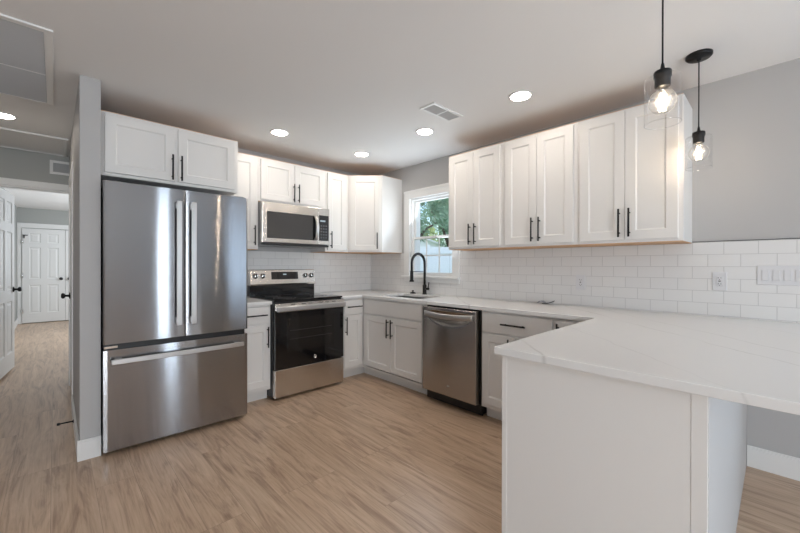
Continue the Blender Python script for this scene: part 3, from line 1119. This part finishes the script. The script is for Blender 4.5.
# ------------------------------------------------------------------ pendants
def pendant(loc, label):
    r = thing('pendant_lamp', label, 'pendant light', (loc[0], loc[1], H), 0, 'glass pendant lamps over the peninsula')
    MB().lathe([(0, 0), (.062, 0), (.062, -.012), (.055, -.020), (.012, -.022), (.010, -.034), (0, -.034)], 36).build('canopy', M['black'], r)
    MB().tube([(0, 0, -.03), (0, 0, -.425)], .0032, 8).build('cord', M['black'], r)
    MB().lathe([(0, -.412), (.005, -.412), (.008, -.432), (.014, -.440), (.028, -.442), (.030, -.446), (.030, -.466), (.026, -.468), (.026, -.502), (.022, -.506), (0, -.506)], 28).build('socket', M['black'], r)
    MB().lathe([(.026, -.466), (.058, -.468), (.0610, -.472), (.0610, -.648), (.0595, -.648), (.0595, -.473), (.057, -.471), (.026, -.469)], 48, cap=False).build('glass_shade', M['shade'], r)
    b = MB().tube([(.0602 * math.cos(2 * PI * k / 48), .0602 * math.sin(2 * PI * k / 48), -.648) for k in range(48)], .0014, 6, True)
    b.build('shade_rim', M['rim'], r)
    prof = [(.013, -.503), (.015, -.514)]
    for k in range(1, 16):
        t_ = PI * (.10 + .90 * k / 15)
        prof.append((.047 * math.sin(t_) if k < 15 else 0, -.561 + .047 * math.cos(t_)))
    bu = MB().lathe(prof, 32, cap=False).build('bulb', M['bulb'], r)
    b = MB()
    for k in range(6):
        a1 = 2 * PI * k / 6
        ca, sa = math.cos(a1), math.sin(a1)
        b.tube([(.005 * ca, .005 * sa, -0.530), (.012 * ca, .012 * sa, -0.596)], .0018, 6)
    b.build('filament', M['fil'], bu)
    MB().tube([(0, 0, -0.493), (0, 0, -0.528)], .004, 8).build('filament_stem', M['chrome'], bu)
    lamp('pendant_glow', 'POINT', (loc[0], loc[1], H - .564), BULB_W, (1, .80, .58), shadow_soft_size=.02)
    return r
pendant((-1.395, -3.53), 'clear glass pendant lamp nearest the peninsula end, big in view')
pendant((-.46, -3.53), 'smaller-looking clear glass pendant lamp with its black canopy showing')

# ------------------------------------------------------------------ recessed downlights
def downlight(x, y, label):
    r = thing('recessed_downlight', label, 'ceiling light', (x, y, H), 0, 'recessed ceiling downlights')
    MB().lathe([(.066, -.001), (.084, -.001), (.084, -.003), (.070, -.008), (.066, -.006)], 36, cap=False).build('trim_ring', M['trim'], r)
    MB().lathe([(0, -.010), (.062, -.010), (.0665, -.007), (.0665, -.001), (0, -.001)], 36).build('lens', M['lens'], r)
downlight(-1.65, -.72, 'recessed ceiling downlight in front of the microwave cabinet')
downlight(-.725, -.73, 'recessed ceiling downlight out from the diagonal corner cabinet')
downlight(-.72, -1.65, 'recessed ceiling downlight nearest the ceiling register')
downlight(-.735, -2.58, 'recessed ceiling downlight closest to the pendant lamps')
downlight(-3.43, .47, 'recessed downlight in the hall ceiling, half out of view')

# ------------------------------------------------------------------ ceiling and wall grilles
def grille(name, label, cat, loc, w, l, frame, n, bars, mx=None, m='louver', fm='trim'):
    """flat register: frame, cross bars, slanted louvres along x; face down at z=0"""
    r = thing(name, label, cat, loc)
    T = mx or Matrix.Identity(4)
    b = MB()
    b.box(-w / 2, w / 2, -l / 2, -l / 2 + frame, -.010, 0, .002, mx=T).box(-w / 2, w / 2, l / 2 - frame, l / 2, -.010, 0, .002, mx=T)
    b.box(-w / 2, -w / 2 + frame, -l / 2 + frame, l / 2 - frame, -.010, 0, .002, mx=T).box(w / 2 - frame, w / 2, -l / 2 + frame, l / 2 - frame, -.010, 0, .002, mx=T)
    b.build('frame', M[fm], r)
    b = MB()
    for k in bars:
        if k[0] == 'x':
            b.box(k[1] - k[2], k[1] + k[2], -l / 2 + frame, l / 2 - frame, -.009, -.001, mx=T)
        else:
            b.box(-w / 2 + frame, w / 2 - frame, k[1] - k[2], k[1] + k[2], -.009, -.001, mx=T)
    b.build('cross_bar', M[fm], r)
    b = MB()
    y0, y1 = -l / 2 + frame, l / 2 - frame
    for i in range(n):
        y = y0 + (y1 - y0) * (i + .5) / n
        b.box(-w / 2 + frame, w / 2 - frame, -.0010, .0010, -.006, .006, mx=T @ Matrix.Translation((0, y, -.005)) @ Matrix.Rotation(.9, 4, 'X'))
    b.build('louvers', M[m], r)
    MB().box(-w / 2 + frame, w / 2 - frame, y0, y1, -.0012, -.0002, mx=T).build('backing', M['filter'], r)
    return r
grille('ceiling_register', 'small white two-section air register in the kitchen ceiling', 'air vent', (-.925, -2.018, H), .355, .150, .022, 9, (('x', -.0, .006),))
grille('return_air_grille', 'large white-framed grey return air grille in hall ceiling', 'air vent', (-3.475, -.665, H), .69, 1.20, .036, 46, (('y', .02, .006),), None, 'filter')
grille('wall_vent', 'small white louvered vent on hall wall above the doorway', 'air vent', (-3.005, YE, 2.305), .32, .15, .026, 8, (), Matrix.Rotation(-PI / 2, 4, 'X'), 'louver')
# attic hatch panel in the hall ceiling
r = thing('attic_hatch', 'flat white attic hatch panel with thin edge trim in hall ceiling', 'hatch', (-3.50, 1.225, H))
MB().box(-.44, .44, -.335, .335, -.008, 0, .001).build('panel', M['ceil'], r)
b = MB().box(-.47, .47, -.365, -.335, -.016, 0, .003).box(-.47, .47, .335, .365, -.016, 0, .003).box(-.47, -.44, -.335, .335, -.016, 0, .003).box(.44, .47, -.335, .335, -.016, 0, .003)
b.build('edge_trim', M['trim'], r)

# ------------------------------------------------------------------ outlets, switches
def outlet(y, z, label):
    r = thing('wall_outlet', label, 'outlet', (-TB, y, z), -PI / 2, 'white wall outlets')
    MB().box(-.036, .036, -.006, 0, -.060, .060, .0025).build('cover_plate', M['plate'], r)
    o = MB().box(-.017, .017, -.0085, -.005, -.034, .034, .0015).build('receptacle', M['plate'], r)
    b = MB()
    for s in (-1, 1):
        b.box(-.008, -.0055, -.0090, -.0082, s * .019 - .002, s * .019 + .007).box(.0055, .008, -.0090, -.0082, s * .019 - .002, s * .019 + .006)
        b.lathe([(0, 0), (.0025, 0), (.0025, .0006), (0, .0006)], 10, Matrix.Translation((0, -.0084, s * .019 - .008)) @ Matrix.Rotation(PI / 2, 4, 'X'))
    b.box(-.006, .006, -.0090, -.0082, -.003, .003)
    b.build('slots', M['slot'], o)
outlet(-3.585, 1.145, 'white wall outlet on tile behind the peninsula, dark slots showing')
outlet(-2.730, 1.108, 'faint white wall outlet on tile below middle wall cabinets')
r = thing('light_switch_plate', 'white four-gang rocker switch plate on tile past the outlet', 'light switch', (-TB, -3.862, 1.187), -PI / 2)
MB().box(-.105, .105, -.006, 0, -.058, .058, .0025).build('cover_plate', M['plate'], r)
for k in range(4):
    x = -.069 + .046 * k
    o = MB().box(x - .0165, x + .0165, -.0075, -.005, -.0335, .0335, .001)
    o.box(x - .0145, x + .0145, -.0098, -.007, -.0310, .0310, .002).build('rocker', M['plate'], r)

# door stop on the partition baseboard
r = thing('door_stop', 'thin black door stop poking out of the hall baseboard', 'door stop', (-3.024, -.24, .085))
MB().lathe([(0, 0), (.012, 0), (.011, .005), (.005, .008), (.0045, .075), (0, .075)], 14, Matrix.Rotation(-PI / 2, 4, 'Y')).build('rod', M['black'], r)
MB().lathe([(0, .075), (.009, .075), (.010, .085), (.008, .092), (0, .092)], 14, Matrix.Rotation(-PI / 2, 4, 'Y')).build('tip', M['blackpl'], r)

# ------------------------------------------------------------------ outside the window
GZ = -.55
tag(MB().box(.16, 60, -10, 60, GZ - .2, GZ).build('lawn', M['lawn']), 'green lawn outside the kitchen window', 'lawn', None, 'structure')
D0 = Vector((.745, .667, 0)).normalized()      # the way one looks out
SD = Vector((D0.y, -D0.x, 0))
def out(depth, side):
    return CAM.xy.to_3d() + D0 * depth + SD * side
p_ = out(13.5, 0)
r = thing('fence', 'white vinyl privacy fence across the yard outside', 'fence', (p_.x, p_.y, GZ), math.atan2(SD.y, SD.x))
b = MB()
for k in range(40):
    b.box(-4 + k * .2, -4 + k * .2 + .192, -.01, .01, .05, 2.24, .003)
b.build('boards', M['vinyl'], r)
MB().box(-4, 4, -.03, .03, 2.24, 2.48, .005).build('rail', M['vinyl'], r)
MB().box(-4, 4, -.03, .03, .02, .14, .005).build('rail', M['vinyl'], r)
for k in range(5):
    MB().box(-4 + 2 * k - .06, -4 + 2 * k + .06, -.06, .06, 0, 2.56, .01).build('post', M['vinyl'], r)
p_ = out(28, .5)
r = thing('garage', 'white garage with low sloping pale roof beyond the fence', 'building', (p_.x, p_.y, GZ), math.atan2(SD.y, SD.x))
b = bmesh.new()
lo = [(-3, 0, 0), (3, 0, 0), (3, 0, 2.38), (-3, 0, 4.70)]
f = b.faces.new([b.verts.new(v) for v in lo])
ex = bmesh.ops.extrude_face_region(b, geom=[f])
bmesh.ops.translate(b, verts=[v for v in ex['geom'] if isinstance(v, bmesh.types.BMVert)], vec=(0, 3.5, 0))
bmesh.ops.recalc_face_normals(b, faces=b.faces)
MB()._merge(b).build('wall', M['vinyl'], r)
b = bmesh.new()
f = b.faces.new([b.verts.new(v) for v in ((-3.3, -.3, 4.82), (3.3, -.3, 2.27), (3.3, -.3, 2.40), (-3.3, -.3, 4.95))])
ex = bmesh.ops.extrude_face_region(b, geom=[f])
bmesh.ops.translate(b, verts=[v for v in ex['geom'] if isinstance(v, bmesh.types.BMVert)], vec=(0, 4.1, 0))
bmesh.ops.recalc_face_normals(b, faces=b.faces)
MB()._merge(b).build('roof', M['vinyl'], r)

def tree(depth, side, h, cr, cz, leaf, label, n=3200, forks=4):
    p = out(depth, side)
    r = thing('tree', label, 'tree', (p.x, p.y, GZ), random.random() * 6, 'trees outside the window')
    b = MB().tube([(0, 0, 0), (.05, .02, h * .2), (0, .06, h * .42)], [.20, .15, .13], 10)
    tips = []
    for k in range(forks):
        a = 2 * PI * k / forks + random.random()
        e = Vector((math.cos(a) * cr * .55, math.sin(a) * cr * .55, h * (.62 + .2 * random.random())))
        m_ = Vector((0, .06, h * .42)).lerp(e, .5) + Vector((0, 0, .1 * h * random.random()))
        b.tube([(0, .06, h * .40), m_, e], [.11, .07, .03], 8)
        tips += [e, m_]
    b.build('trunk', M['bark'], r)
    bl = bmesh.new()
    cl = []
    while len(cl) < 26:
        v = Vector((random.uniform(-1, 1), random.uniform(-1, 1), random.uniform(-1, 1)))
        if v.length < 1:
            cl.append((Vector((v.x * cr * .75, v.y * cr * .75, h * cz + v.z * h * .30)), random.uniform(.3, .55)))
    for k in range(n):
        c, s_ = random.choice(cl)
        d_ = Vector((random.gauss(0, 1), random.gauss(0, 1), random.gauss(0, .8)))
        q = c + d_.normalized() * s_ * random.random() ** .4 * cr * .5
        u = Vector((random.gauss(0, 1), random.gauss(0, 1), random.gauss(0, 1))).normalized()
        v = u.orthogonal().normalized()
        L = random.uniform(.10, .19)
        w = u.cross(v) * L * .3
        bl.faces.new([bl.verts.new(q - v * L), bl.verts.new(q + w), bl.verts.new(q + v * L), bl.verts.new(q - w)])
    mb = MB()
    mb._merge(bl)
    mb.build('foliage', M[leaf], r)
tree(17.5, -.75, 6.2, 2.1, .80, 'leaf', 'leafy green tree with forked trunk just behind the white fence', 3800)
tree(23.7, 1.3, 7.4, 2.3, .72, 'leaf', 'dense green tree between the fence and the white garage', 4200)
tree(36.5, -1.0, 6.2, 3.0, .62, 'leaf2', 'sunny yellow-green tree right behind the white garage', 4200)
tree(46, 1.5, 12.0, 5.0, .60, 'leaf', 'tall green tree farthest back in the yard', 5000)
